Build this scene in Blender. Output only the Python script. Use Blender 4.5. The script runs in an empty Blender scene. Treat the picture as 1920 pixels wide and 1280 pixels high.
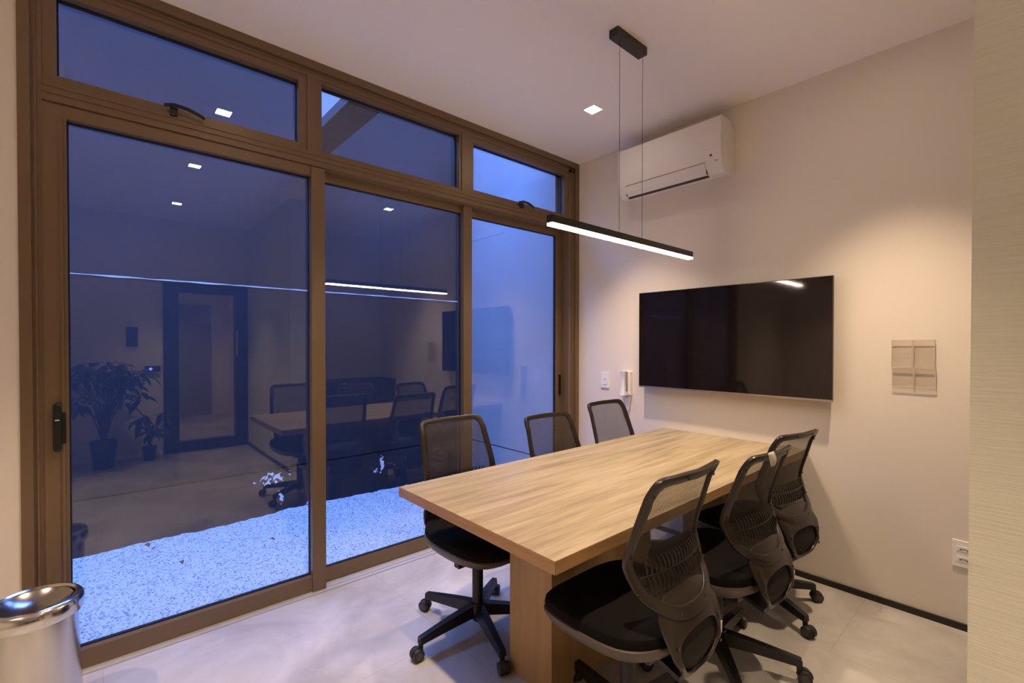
import bpy, bmesh, math, random
from mathutils import Vector, Matrix
random.seed(7)
PI = math.pi
S = bpy.context.scene
C = S.collection

# ------------------------------------------------------------------ camera
W, D, H = 2.622, 3.066, 2.886          # glazed wall at x=-W, screen wall at y=D, ceiling height
YAW, PIT, ROL, F = math.radians(48.526), math.radians(0.6056), math.radians(0.0446), 872.85
cam = bpy.data.cameras.new('camera'); camo = bpy.data.objects.new('camera', cam); C.objects.link(camo)
fw = Vector((-math.sin(YAW)*math.cos(PIT), math.cos(YAW)*math.cos(PIT), -math.sin(PIT)))
rt = Vector((math.cos(YAW), math.sin(YAW), 0)); up = rt.cross(fw)
r2 = rt*math.cos(ROL)+up*math.sin(ROL); u2 = -rt*math.sin(ROL)+up*math.cos(ROL)
M = Matrix((r2, u2, -fw)).transposed().to_4x4(); M.translation = Vector((0, 0, 1.357))
camo.matrix_world = M
cam.sensor_width = 36; cam.lens = F/1920*36; cam.shift_y = 14.2/1920; cam.clip_start = 0.02; cam.clip_end = 100
S.camera = camo

# ------------------------------------------------------------------ world: dusk sky
wd = bpy.data.worlds.new('dusk'); S.world = wd; wd.use_nodes = True
nt = wd.node_tree; nt.nodes.clear()
wo = nt.nodes.new('ShaderNodeOutputWorld'); bg = nt.nodes.new('ShaderNodeBackground')
tc = nt.nodes.new('ShaderNodeTexCoord'); sx = nt.nodes.new('ShaderNodeSeparateXYZ'); cr = nt.nodes.new('ShaderNodeValToRGB')
nt.links.new(tc.outputs['Generated'], sx.inputs[0]); nt.links.new(sx.outputs['Z'], cr.inputs['Fac'])
cr.color_ramp.elements[0].position = 0.45; cr.color_ramp.elements[0].color = (0.13, 0.25, 0.72, 1)
cr.color_ramp.elements[1].position = 0.95; cr.color_ramp.elements[1].color = (2.5, 5.2, 16.5, 1)
nt.links.new(cr.outputs[0], bg.inputs[0]); bg.inputs['Strength'].default_value = 1.25
nt.links.new(bg.outputs[0], wo.inputs[0])
vs = S.view_settings
vs.view_transform = 'Standard'; vs.look = 'None'; vs.gamma = 1; vs.use_curve_mapping = False
vs.exposure = 0.54
SPOT_W = 122.0        # each recessed ceiling downlight
BAR_EMIT = 44.0
WARM = (1.0, 0.74, 0.50)
S.cycles.max_bounces = 12; S.cycles.diffuse_bounces = 8; S.cycles.glossy_bounces = 5
S.cycles.transmission_bounces = 8; S.cycles.transparent_max_bounces = 24
S.cycles.use_denoising = True; S.cycles.sample_clamp_indirect = 6.0

# ------------------------------------------------------------------ materials
def node(nt, t, **k):
    n = nt.nodes.new(t)
    for a, b in k.items(): setattr(n, a, b)
    return n
def mat(name, col, rough=0.5, metal=0.0, spec=0.5, emit=None, es=0, bump=None, coat=0, noise=None):
    m = bpy.data.materials.new(name); m.use_nodes = True
    nt = m.node_tree; b = nt.nodes['Principled BSDF']
    b.inputs['Base Color'].default_value = (*col, 1); b.inputs['Roughness'].default_value = rough
    b.inputs['Metallic'].default_value = metal; b.inputs['Specular IOR Level'].default_value = spec
    b.inputs['Coat Weight'].default_value = coat
    if emit: b.inputs['Emission Color'].default_value = (*emit, 1); b.inputs['Emission Strength'].default_value = es
    co = node(nt, 'ShaderNodeTexCoord')
    if bump:
        sc, st, stretch = bump
        mp = node(nt, 'ShaderNodeMapping'); mp.inputs['Scale'].default_value = stretch
        nz = node(nt, 'ShaderNodeTexNoise'); nz.inputs['Scale'].default_value = sc; nz.inputs['Detail'].default_value = 5
        bp = node(nt, 'ShaderNodeBump'); bp.inputs['Strength'].default_value = st; bp.inputs['Distance'].default_value = 0.01
        nt.links.new(co.outputs['Object'], mp.inputs[0]); nt.links.new(mp.outputs[0], nz.inputs[0])
        nt.links.new(nz.outputs[0], bp.inputs['Height']); nt.links.new(bp.outputs[0], b.inputs['Normal'])
    if noise:
        sc, stretch, c2, lo, hi = noise
        mp = node(nt, 'ShaderNodeMapping'); mp.inputs['Scale'].default_value = stretch
        nz = node(nt, 'ShaderNodeTexNoise'); nz.inputs['Scale'].default_value = sc; nz.inputs['Detail'].default_value = 6
        rp = node(nt, 'ShaderNodeValToRGB')
        rp.color_ramp.elements[0].position = lo; rp.color_ramp.elements[0].color = (*col, 1)
        rp.color_ramp.elements[1].position = hi; rp.color_ramp.elements[1].color = (*c2, 1)
        nt.links.new(co.outputs['Object'], mp.inputs[0]); nt.links.new(mp.outputs[0], nz.inputs[0])
        nt.links.new(nz.outputs[0], rp.inputs[0]); nt.links.new(rp.outputs[0], b.inputs['Base Color'])
    return m

def mat_wood():
    m = mat('oak_laminate', (0.5, 0.33, 0.18), 0.42, spec=0.4)
    nt = m.node_tree; b = nt.nodes['Principled BSDF']
    co = node(nt, 'ShaderNodeTexCoord'); mp = node(nt, 'ShaderNodeMapping'); mp.inputs['Scale'].default_value = (15, 1.0, 15)
    n1 = node(nt, 'ShaderNodeTexNoise'); n1.inputs['Scale'].default_value = 1.6; n1.inputs['Detail'].default_value = 8; n1.inputs['Distortion'].default_value = 0.7
    rp = node(nt, 'ShaderNodeValToRGB')
    e = rp.color_ramp.elements
    e[0].position = 0.3; e[0].color = (0.235, 0.18, 0.105, 1); e[1].position = 0.62; e[1].color = (0.41, 0.335, 0.205, 1)
    x = e.new(0.45); x.color = (0.33, 0.26, 0.15, 1)
    mp2 = node(nt, 'ShaderNodeMapping'); mp2.inputs['Scale'].default_value = (60, 2.5, 60)
    n2 = node(nt, 'ShaderNodeTexNoise'); n2.inputs['Scale'].default_value = 2; n2.inputs['Detail'].default_value = 4
    mx = node(nt, 'ShaderNodeMix', data_type='RGBA', blend_type='MULTIPLY'); mx.inputs['Factor'].default_value = 0.45
    r2_ = node(nt, 'ShaderNodeValToRGB'); r2_.color_ramp.elements[0].position = 0.3; r2_.color_ramp.elements[0].color = (0.6, 0.56, 0.5, 1)
    r2_.color_ramp.elements[1].position = 0.6; r2_.color_ramp.elements[1].color = (1, 1, 1, 1)
    nt.links.new(co.outputs['Object'], mp.inputs[0]); nt.links.new(mp.outputs[0], n1.inputs[0]); nt.links.new(n1.outputs[0], rp.inputs[0])
    nt.links.new(co.outputs['Object'], mp2.inputs[0]); nt.links.new(mp2.outputs[0], n2.inputs[0]); nt.links.new(n2.outputs[0], r2_.inputs[0])
    nt.links.new(rp.outputs[0], mx.inputs['A']); nt.links.new(r2_.outputs[0], mx.inputs['B'])
    nt.links.new(mx.outputs['Result'], b.inputs['Base Color'])
    bp = node(nt, 'ShaderNodeBump'); bp.inputs['Strength'].default_value = 0.12; bp.inputs['Distance'].default_value = 0.004
    nt.links.new(n2.outputs[0], bp.inputs['Height']); nt.links.new(bp.outputs[0], b.inputs['Normal'])
    return m
def mat_wood_vertical():
    m = mat('oak_laminate_upright', (0.36, 0.215, 0.085), 0.45, spec=0.35, noise=(1.8, (8, 8, 0.8), (0.46, 0.29, 0.125), 0.35, 0.65))
    return m

def mat_floor():
    m = mat('concrete_look_porcelain', (0.4, 0.37, 0.33), 0.33, spec=0.5)
    nt = m.node_tree; b = nt.nodes['Principled BSDF']; co = node(nt, 'ShaderNodeTexCoord')
    n1 = node(nt, 'ShaderNodeTexNoise'); n1.inputs['Scale'].default_value = 2.2; n1.inputs['Detail'].default_value = 9; n1.inputs['Distortion'].default_value = 0.5
    n1.inputs['Roughness'].default_value = 0.6
    rp = node(nt, 'ShaderNodeValToRGB'); e = rp.color_ramp.elements
    e[0].position = 0.32; e[0].color = (0.34, 0.325, 0.30, 1); e[1].position = 0.68; e[1].color = (0.57, 0.55, 0.515, 1)
    br = node(nt, 'ShaderNodeTexBrick'); br.offset = 0.5; br.inputs['Scale'].default_value = 1.0
    br.inputs['Brick Width'].default_value = 1.2; br.inputs['Row Height'].default_value = 1.2; br.inputs['Mortar Size'].default_value = 0.0012
    br.inputs['Color1'].default_value = (1, 1, 1, 1); br.inputs['Color2'].default_value = (1, 1, 1, 1); br.inputs['Mortar'].default_value = (0.72, 0.70, 0.66, 1)
    mx = node(nt, 'ShaderNodeMix', data_type='RGBA', blend_type='MULTIPLY'); mx.inputs['Factor'].default_value = 1
    nt.links.new(co.outputs['Object'], n1.inputs[0]); nt.links.new(n1.outputs[0], rp.inputs[0])
    nt.links.new(co.outputs['Object'], br.inputs[0]); nt.links.new(rp.outputs[0], mx.inputs['A']); nt.links.new(br.outputs[0], mx.inputs['B'])
    nt.links.new(mx.outputs['Result'], b.inputs['Base Color'])
    return m

def schlick(nt, r0):
    lw = node(nt, 'ShaderNodeLayerWeight'); lw.inputs['Blend'].default_value = 0.5
    pw = node(nt, 'ShaderNodeMath', operation='POWER'); pw.inputs[1].default_value = 5; nt.links.new(lw.outputs['Facing'], pw.inputs[0])
    ma = node(nt, 'ShaderNodeMath', operation='MULTIPLY_ADD'); ma.inputs[1].default_value = 1-r0; ma.inputs[2].default_value = r0
    nt.links.new(pw.outputs[0], ma.inputs[0]); return ma
def mat_glass():
    m = bpy.data.materials.new('reflective_pane_glass'); m.use_nodes = True; nt = m.node_tree; nt.nodes.clear()
    o = node(nt, 'ShaderNodeOutputMaterial'); t = node(nt, 'ShaderNodeBsdfTransparent'); g = node(nt, 'ShaderNodeBsdfGlossy')
    t.inputs[0].default_value = (0.93, 0.94, 0.96, 1); g.inputs['Roughness'].default_value = 0.0; g.inputs['Color'].default_value = (1, 1, 1, 1)
    fr = schlick(nt, 0.070)
    mx = node(nt, 'ShaderNodeMixShader')
    nt.links.new(fr.outputs[0], mx.inputs[0]); nt.links.new(t.outputs[0], mx.inputs[1]); nt.links.new(g.outputs[0], mx.inputs[2])
    nt.links.new(mx.outputs[0], o.inputs[0]); return m
def mat_acrylic():
    m = bpy.data.materials.new('clear_acrylic'); m.use_nodes = True; nt = m.node_tree; nt.nodes.clear()
    o = node(nt, 'ShaderNodeOutputMaterial'); t = node(nt, 'ShaderNodeBsdfTransparent'); g = node(nt, 'ShaderNodeBsdfGlossy')
    t.inputs[0].default_value = (0.985, 0.98, 0.97, 1); g.inputs['Roughness'].default_value = 0.05
    fr = schlick(nt, 0.02)
    mx = node(nt, 'ShaderNodeMixShader')
    nt.links.new(fr.outputs[0], mx.inputs[0]); nt.links.new(t.outputs[0], mx.inputs[1]); nt.links.new(g.outputs[0], mx.inputs[2])
    nt.links.new(mx.outputs[0], o.inputs[0]); return m
def mat_mesh():
    m = bpy.data.materials.new('black_chair_mesh'); m.use_nodes = True; nt = m.node_tree; b = nt.nodes['Principled BSDF']
    b.inputs['Base Color'].default_value = (0.035, 0.026, 0.021, 1); b.inputs['Roughness'].default_value = 0.7
    o = nt.nodes['Material Output']; t = node(nt, 'ShaderNodeBsdfTransparent'); mx = node(nt, 'ShaderNodeMixShader')
    co = node(nt, 'ShaderNodeTexCoord'); sp = node(nt, 'ShaderNodeSeparateXYZ'); nt.links.new(co.outputs['Object'], sp.inputs[0])
    outs = []
    for ax in ('Y', 'Z'):
        mu = node(nt, 'ShaderNodeMath', operation='MULTIPLY'); mu.inputs[1].default_value = 2*PI/0.0034
        si = node(nt, 'ShaderNodeMath', operation='SINE'); nt.links.new(sp.outputs[ax], mu.inputs[0]); nt.links.new(mu.outputs[0], si.inputs[0]); outs.append(si)
    a = node(nt, 'ShaderNodeMath', operation='MAXIMUM'); nt.links.new(outs[0].outputs[0], a.inputs[0]); nt.links.new(outs[1].outputs[0], a.inputs[1])
    g = node(nt, 'ShaderNodeMath', operation='GREATER_THAN'); g.inputs[1].default_value = 0.28; nt.links.new(a.outputs[0], g.inputs[0])
    nt.links.new(g.outputs[0], mx.inputs[0]); nt.links.new(t.outputs[0], mx.inputs[1]); nt.links.new(b.outputs[0], mx.inputs[2])
    nt.links.new(mx.outputs[0], o.inputs[0]); return m
def mat_gravel():
    m = mat('white_marble_chips', (0.8, 0.8, 0.8), 0.8, spec=0.2)
    nt = m.node_tree; b = nt.nodes['Principled BSDF']; co = node(nt, 'ShaderNodeTexCoord')
    v = node(nt, 'ShaderNodeTexVoronoi'); v.inputs['Scale'].default_value = 115
    rp = node(nt, 'ShaderNodeValToRGB'); e = rp.color_ramp.elements; e[0].position = 0.05; e[0].color = (0.20, 0.21, 0.22, 1); e[1].position = 0.40; e[1].color = (0.64, 0.62, 0.59, 1)
    sp = node(nt, 'ShaderNodeSeparateColor')
    nt.links.new(co.outputs['Object'], v.inputs[0]); nt.links.new(v.outputs['Color'], sp.inputs[0]); nt.links.new(sp.outputs[0], rp.inputs[0]); nt.links.new(rp.outputs[0], b.inputs['Base Color'])
    bp = node(nt, 'ShaderNodeBump'); bp.inputs['Strength'].default_value = 0.9; bp.inputs['Distance'].default_value = 0.012; bp.invert = True
    nt.links.new(v.outputs['Distance'], bp.inputs['Height']); nt.links.new(bp.outputs[0], b.inputs['Normal'])
    return m
def mat_court_wall():
    # dark painted render with white lime spatters and a lighter dusty upper coat
    m = mat('dark_painted_render', (0.035, 0.035, 0.045), 0.75, spec=0.2)
    nt = m.node_tree; b = nt.nodes['Principled BSDF']; ge = node(nt, 'ShaderNodeNewGeometry')
    n = node(nt, 'ShaderNodeTexNoise'); n.inputs['Scale'].default_value = 1.3; n.inputs['Detail'].default_value = 6
    rp = node(nt, 'ShaderNodeValToRGB'); e = rp.color_ramp.elements; e[0].position = 0.3; e[0].color = (0.023, 0.023, 0.030, 1); e[1].position = 0.75; e[1].color = (0.034, 0.034, 0.042, 1)
    nt.links.new(ge.outputs['Position'], n.inputs[0]); nt.links.new(n.outputs[0], rp.inputs[0])
    last = rp.outputs[0]
    nz = node(nt, 'ShaderNodeTexNoise'); nz.inputs['Scale'].default_value = 38; nz.inputs['Detail'].default_value = 3
    nt.links.new(ge.outputs['Position'], nz.inputs[0])
    for (yy, zz, ry, rz, th) in SPATTERS:
        mp = node(nt, 'ShaderNodeVectorMath', operation='SUBTRACT'); mp.inputs[1].default_value = (0, yy, zz); nt.links.new(ge.outputs['Position'], mp.inputs[0])
        sc = node(nt, 'ShaderNodeVectorMath', operation='MULTIPLY'); sc.inputs[1].default_value = (0, 1/ry, 1/rz); nt.links.new(mp.outputs[0], sc.inputs[0])
        ln = node(nt, 'ShaderNodeVectorMath', operation='LENGTH'); nt.links.new(sc.outputs[0], ln.inputs[0])
        ad = node(nt, 'ShaderNodeMath', operation='MULTIPLY'); ad.inputs[1].default_value = 0.26; nt.links.new(ln.outputs['Value'], ad.inputs[0])
        su = node(nt, 'ShaderNodeMath', operation='SUBTRACT'); nt.links.new(nz.outputs[0], su.inputs[0]); nt.links.new(ad.outputs[0], su.inputs[1])
        gt = node(nt, 'ShaderNodeMath', operation='GREATER_THAN'); gt.inputs[1].default_value = th; nt.links.new(su.outputs[0], gt.inputs[0])
        mx = node(nt, 'ShaderNodeMix', data_type='RGBA'); mx.inputs['B'].default_value = (0.85, 0.82, 0.78, 1)
        nt.links.new(gt.outputs[0], mx.inputs['Factor']); nt.links.new(last, mx.inputs['A']); last = mx.outputs['Result']
    nt.links.new(last, b.inputs['Base Color'])
    return m
SPATTERS = [(1.02, 0.29, 0.12, 0.05, 0.375), (1.08, 0.13, 0.03, 0.06, 0.37), (1.95, 0.25, 0.024, 0.09, 0.335), (1.88, 0.19, 0.025, 0.025, 0.33), (1.30, 0.03, 0.04, 0.02, 0.36)]

m_wall = mat('warm_plaster_paint', (0.76, 0.70, 0.63), 0.85, spec=0.15, bump=(3.5, 0.06, (1, 1, 1)))
m_ceil = mat('ceiling_paint', (0.88, 0.84, 0.82), 0.9, spec=0.1)
m_linen = mat('linen_wallpaper', (0.66, 0.66, 0.54), 0.85, spec=0.15, bump=(7, 0.22, (1.2, 1.2, 60)), noise=(5, (1, 1, 50), (0.71, 0.71, 0.59), 0.3, 0.7))
m_floor = mat_floor()
m_base = mat('dark_baseboard', (0.010, 0.008, 0.007), 0.35)
m_alu = mat('bronze_aluminium', (0.20, 0.135, 0.078), 0.38, metal=0.35, spec=0.5, bump=(4, 0.03, (1, 1, 30)))
m_gask = mat('black_gasket', (0.008, 0.008, 0.010), 0.6)
m_sill = mat('pale_sill_metal', (0.50, 0.50, 0.52), 0.4, metal=0.3)
m_glass = mat_glass()
m_handle = mat('black_handle', (0.006, 0.006, 0.006), 0.4)
m_edge = mat('oak_edge_band_shaded', (0.30, 0.165, 0.06), 0.45, noise=(1.5, (3, 3, 30), (0.38, 0.22, 0.09), 0.35, 0.65)); m_wood = mat_wood(); m_woodv = mat_wood_vertical()
m_plast = mat('dark_brown_grey_plastic', (0.023, 0.016, 0.011), 0.32, spec=0.5)
m_shell = mat('grey_brown_seat_shell', (0.085, 0.068, 0.052), 0.40)
m_black = mat('black_plastic', (0.010, 0.009, 0.009), 0.4)
m_fabric = mat('black_seat_fabric', (0.008, 0.007, 0.007), 0.95, spec=0.1, bump=(300, 0.2, (1, 1, 1)))
m_mesh = mat_mesh()
m_cover = mat('matt_black_cover', (0.012, 0.010, 0.008), 0.75, spec=0.25)
m_wheel = mat('caster_rubber', (0.02, 0.018, 0.017), 0.5)
m_ring = mat('caster_grey_hub', (0.06, 0.05, 0.045), 0.45)
m_chrome = mat('chrome', (0.6, 0.6, 0.6), 0.15, metal=1)
m_mark = mat('pale_printed_mark', (0.75, 0.72, 0.68), 0.5)
m_screen = mat('black_glass_screen', (0.006, 0.004, 0.005), 0.06, spec=0.6)
m_bezel = mat('tv_bezel', (0.01, 0.008, 0.008), 0.3)
m_silver = mat('tv_silver_strip', (0.45, 0.40, 0.36), 0.3, metal=0.8)
m_acw = mat('white_plastic', (0.80, 0.76, 0.71), 0.45)
m_acd = mat('white_plastic_flap', (0.78, 0.74, 0.69), 0.4)
m_slot = mat('dark_slot', (0.05, 0.035, 0.02), 0.7)
m_white = mat('switch_white', (0.85, 0.83, 0.83), 0.35)
m_whited = mat('socket_grey', (0.30, 0.26, 0.22), 0.5)
m_acr = mat_acrylic()
m_acre = mat('acrylic_edge', (0.62, 0.52, 0.42), 0.25, spec=0.8)
m_steel = mat('polished_steel', (0.62, 0.60, 0.58), 0.14, metal=1)
m_steelb = mat('brushed_steel', (0.60, 0.58, 0.56), 0.24, metal=1)
m_dish = mat('dark_steel_lid', (0.30, 0.28, 0.27), 0.2, metal=1)
m_led = mat('led_diffuser', (1, 0.9, 0.8), 0.4, emit=(1.0, 0.80, 0.60), es=BAR_EMIT)
m_lens = mat('downlight_lens', (1, 0.9, 0.8), 0.4, emit=(1.0, 0.82, 0.68), es=30)
m_pend = mat('black_pendant_metal', (0.016, 0.012, 0.010), 0.35)
m_court = mat_court_wall()
m_end = mat('pale_courtyard_plaster', (0.30, 0.31, 0.33), 0.9, spec=0.1, bump=(2.5, 0.25, (1, 1, 1)), noise=(1.8, (1, 1, 1), (0.35, 0.36, 0.38), 0.3, 0.7))
m_conc = mat('grey_concrete', (0.06, 0.055, 0.06), 0.85, spec=0.2)
m_groove = mat('dark_joint', (0.012, 0.010, 0.010), 0.9)
m_pale = mat('pale_strip', (0.75, 0.78, 0.82), 0.8, noise=(9, (1, 1, 1), (0.45, 0.47, 0.5), 0.3, 0.75))
m_gravel = mat_gravel()
m_leaf = mat('dark_green_leaf', (0.022, 0.042, 0.020), 0.5)
m_dry = mat('dry_leaf', (0.10, 0.03, 0.01), 0.8)
m_pot = mat('dark_planter', (0.015, 0.014, 0.016), 0.5)
m_trunk = mat('trunk_bark', (0.07, 0.045, 0.03), 0.9)
m_door = mat('dark_door_frame', (0.014, 0.014, 0.018), 0.45)
m_grey = mat('grey_door_panel', (0.30, 0.27, 0.25), 0.6)
m_cab = mat('dark_cabinet', (0.02, 0.018, 0.02), 0.45)
m_blue = mat('blue_indicator', (0.1, 0.1, 1), 0.5, emit=(0.10, 0.10, 1.0), es=14)
m_gold = mat('warm_lit_brass', (0.75, 0.60, 0.42), 0.3, metal=1)

# ------------------------------------------------------------------ helpers
def build(name, bm, m, parent=None, smooth=False, bevel=0, weld=False):
    if bevel:
        es = [e for e in bm.edges if len(e.link_faces) == 2 and e.calc_face_angle(0) > 0.6]
        bmesh.ops.bevel(bm, geom=es, offset=bevel, segments=2, affect='EDGES', profile=0.5)
    bmesh.ops.recalc_face_normals(bm, faces=bm.faces)
    me = bpy.data.meshes.new(name); bm.to_mesh(me); bm.free()
    if smooth:
        for p in me.polygons: p.use_smooth = True
        try: me.set_sharp_from_angle(angle=math.radians(40))
        except Exception: pass
    me.materials.append(m)
    o = bpy.data.objects.new(name, me); C.objects.link(o)
    if parent: o.parent = parent
    return o
def tag(o, label=None, cat=None, group=None, kind=None):
    if label: o['label'] = label
    if cat: o['category'] = cat
    if group: o['group'] = group
    if kind: o['kind'] = kind
    return o
def empty(name, loc=(0, 0, 0), rz=0):
    o = bpy.data.objects.new(name, None); C.objects.link(o); o.location = loc; o.rotation_euler = (0, 0, rz); o.empty_display_size = 0.1
    return o
def bx(bm, x0, x1, y0, y1, z0, z1):
    vs = [bm.verts.new(p) for p in ((x0,y0,z0),(x1,y0,z0),(x1,y1,z0),(x0,y1,z0),(x0,y0,z1),(x1,y0,z1),(x1,y1,z1),(x0,y1,z1))]
    for f in ((0,3,2,1),(4,5,6,7),(0,1,5,4),(1,2,6,5),(2,3,7,6),(3,0,4,7)): bm.faces.new([vs[i] for i in f])
def box(*a):
    bm = bmesh.new(); bx(bm, *a); return bm
def boxes(L):
    bm = bmesh.new()
    for a in L: bx(bm, *a)
    return bm
def loft(bm, rings, cap=True, closed=True):
    R = [[bm.verts.new(p) for p in r] for r in rings]; n = len(R[0])
    for a, b in zip(R, R[1:]):
        for i in range(n if closed else n-1):
            j = (i+1) % n; bm.faces.new((a[i], a[j], b[j], b[i]))
    if cap:
        bm.faces.new(R[0][::-1]); bm.faces.new(R[-1])
    return R
def lathe(bm, prof, cx=0, cy=0, n=48, axis='z', cap=True):
    rings = []
    for r, z in prof:
        rr = max(r, 0.0004)
        rings.append([(cx+rr*math.cos(2*PI*i/n), cy+rr*math.sin(2*PI*i/n), z) for i in range(n)])
    loft(bm, rings, cap)
def cyl(bm, p0, p1, r0, r1=None, n=16):
    p0, p1 = Vector(p0), Vector(p1); d = (p1-p0).normalized(); r1 = r0 if r1 is None else r1
    a = d.orthogonal().normalized(); b = d.cross(a)
    loft(bm, [[p+(a*math.cos(2*PI*i/n)+b*math.sin(2*PI*i/n))*r for i in range(n)] for p, r in ((p0, r0), (p1, r1))])
def tube(bm, pts, r, n=8):
    pts = [Vector(p) for p in pts]; rings = []; a = None
    for i, p in enumerate(pts):
        d = (pts[min(i+1, len(pts)-1)]-pts[max(i-1, 0)]).normalized()
        a = d.orthogonal().normalized() if a is None else (a-d*a.dot(d)).normalized(); b = d.cross(a)
        rr = r[i] if isinstance(r, (list, tuple)) else r
        rings.append([p+(a*math.cos(2*PI*k/n)+b*math.sin(2*PI*k/n))*rr for k in range(n)])
    loft(bm, rings)
def solid(o, t, off=0):
    md = o.modifiers.new('thick', 'SOLIDIFY'); md.thickness = t; md.offset = off; return o
def st(name, bm, m, label, parent=None, bevel=0):
    o = build(name, bm, m, parent, bevel=bevel)
    if not parent: tag(o, label, name.split('_')[0], kind='structure')
    return o

# ------------------------------------------------------------------ room shell
XB, YF, XP, YP = 1.805, -1.9, -0.103, 1.491      # back wall, wall behind camera, partition corner
st('floor', box(-W-0.10, XB+0.12, YF-0.12, D+0.12, -0.12, 0), m_floor, 'pale grey concrete-look porcelain floor of the meeting room')
st('ceiling', box(-W-0.10, XB+0.12, YF-0.12, D+0.12, H, H+0.14), m_ceil, 'smooth off-white painted ceiling of the meeting room')
st('wall_screen', box(-W-0.10, XB+0.12, D, D+0.12, 0, H), m_wall, 'warm off-white plaster wall that carries the black television')
st('wall_left', box(-W-0.13, -W+0.012, YF-0.12, -0.235, 0, H), m_wall, 'narrow strip of beige wall left of the brown window frame')
st('wall_behind', box(-W-0.13, XB+0.12, YF-0.12, YF, 0, H), m_wall, 'plain wall behind the camera')
st('wall_right', box(XP, XB, YP, YP+0.2, 0, H), m_linen, 'foreground partition wall in greenish beige linen-textured wallpaper')
st('wall_nook', box(1.05, 1.17, YP+0.2, D, 0, H), m_wall, 'side wall of the table nook, opposite the glazing')
st('wall_back', boxes([(XB, XB+0.12, YF, 0.575, 0, H), (XB, XB+0.12, 0.575, YP, 2.11, H)]), m_wall, 'back wall around the glazed entrance door, seen mirrored in the glass')
st('baseboard_screen', box(-W, 1.05, D-0.012, D, 0, 0.031), m_base, 'thin black baseboard under the television wall', bevel=0.002)
st('baseboard_back', box(XB-0.012, XB, YF, 0.575, 0, 0.05), m_white, 'pale baseboard beneath the back wall')
st('baseboard_partition', box(XP, XB-0.012, YP-0.012, YP, 0, 0.035), m_base, 'thin black baseboard under the linen-papered partition')

# ------------------------------------------------------------------ glazed wall
X0 = -W
def fr(y0, y1, z0, z1, xa=-0.09, xb=0.0): return (X0+xa, X0+xb, y0, y1, z0, z1)
tr = boxes([
    fr(-0.235, -0.200, 0, H, -0.11, 0.018), fr(-0.200, -0.168, 0, H, -0.11, 0.004), fr(-0.190, -0.184, 0, H, -0.1, 0.010),
    fr(3.020, D, 0, H, -0.11, 0.018), fr(2.945, 3.020, 0, H, -0.11, 0.004), fr(2.985, 2.991, 0, H, -0.1, 0.010),
    fr(-0.200, 3.020, H-0.045, H, -0.11, 0.018), fr(-0.200, 3.020, H-0.085, H-0.045, -0.11, 0.004), fr(-0.200, 3.020, H-0.064, H-0.058, -0.11, 0.010),
    fr(-0.168, 2.945, 2.322, 2.400, -0.11, 0.016), fr(-0.168, 2.945, 2.352, 2.357, -0.11, 0.022), fr(-0.168, 2.945, 2.378, 2.383, -0.11, 0.020), fr(-0.168, 2.945, 2.314, 2.322, -0.11, 0.006),
    fr(0.842, 0.902, 2.400, H-0.085, -0.11, 0.006), fr(1.856, 1.916, 2.400, H-0.085, -0.11, 0.006),
])
t1 = build('trim_1', tr, m_alu, bevel=0.002); tag(t1, 'bronze-brown aluminium outer frame with the wide transom bar and mullions', 'window frame', kind='structure')
st('trim_2', boxes([(X0-0.10, X0+0.045, -0.235, D-0.012, 0.0, 0.006), (X0+0.012, X0+0.018, -0.235, D-0.012, 0.006, 0.010)]), m_sill, 'pale metal threshold strip along the foot of the sliding doors')
def pane(name, y0, y1, z0, z1, x, par):
    return build(name, box(X0+x-0.003, X0+x+0.003, y0, y1, z0, z1), m_glass, par)
def sash(y0, y1, z0, z1, w, x0, x1, wl=None, wr=None, wb=None, wt=None):
    wl = w if wl is None else wl; wr = w if wr is None else wr; wb = w if wb is None else wb; wt = w if wt is None else wt
    return [(X0+x0, X0+x1, y0, y0+wl, z0, z1), (X0+x0, X0+x1, y1-wr, y1, z0, z1), (X0+x0, X0+x1, y0+wl, y1-wr, z0, z0+wb), (X0+x0, X0+x1, y0+wl, y1-wr, z1-wt, z1)]
def gask(y0, y1, z0, z1, x, par, w=0.006):
    build('gasket', boxes([(X0+x-0.01, X0+x+0.01, y0, y0+w, z0, z1), (X0+x-0.01, X0+x+0.01, y1-w, y1, z0, z1), (X0+x-0.01, X0+x+0.01, y0+w, y1-w, z0, z0+w), (X0+x-0.01, X0+x+0.01, y0+w, y1-w, z1-w, z1)]), m_gask, par)
def awning_handle(par, yc, z):
    bm = bmesh.new(); bx(bm, X0+0.002, X0+0.03, yc-0.014, yc+0.014, z-0.014, z+0.022)
    tube(bm, [(X0+0.03, yc-0.035, z+0.022), (X0+0.042, yc, z+0.028), (X0+0.045, yc+0.05, z+0.024), (X0+0.042, yc+0.10, z+0.010), (X0+0.036, yc+0.115, z+0.002)], [0.007, 0.009, 0.009, 0.008, 0.006])
    o = build('handle', bm, m_handle, par, smooth=True); o['label'] = 'black curved latch handle'
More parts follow.
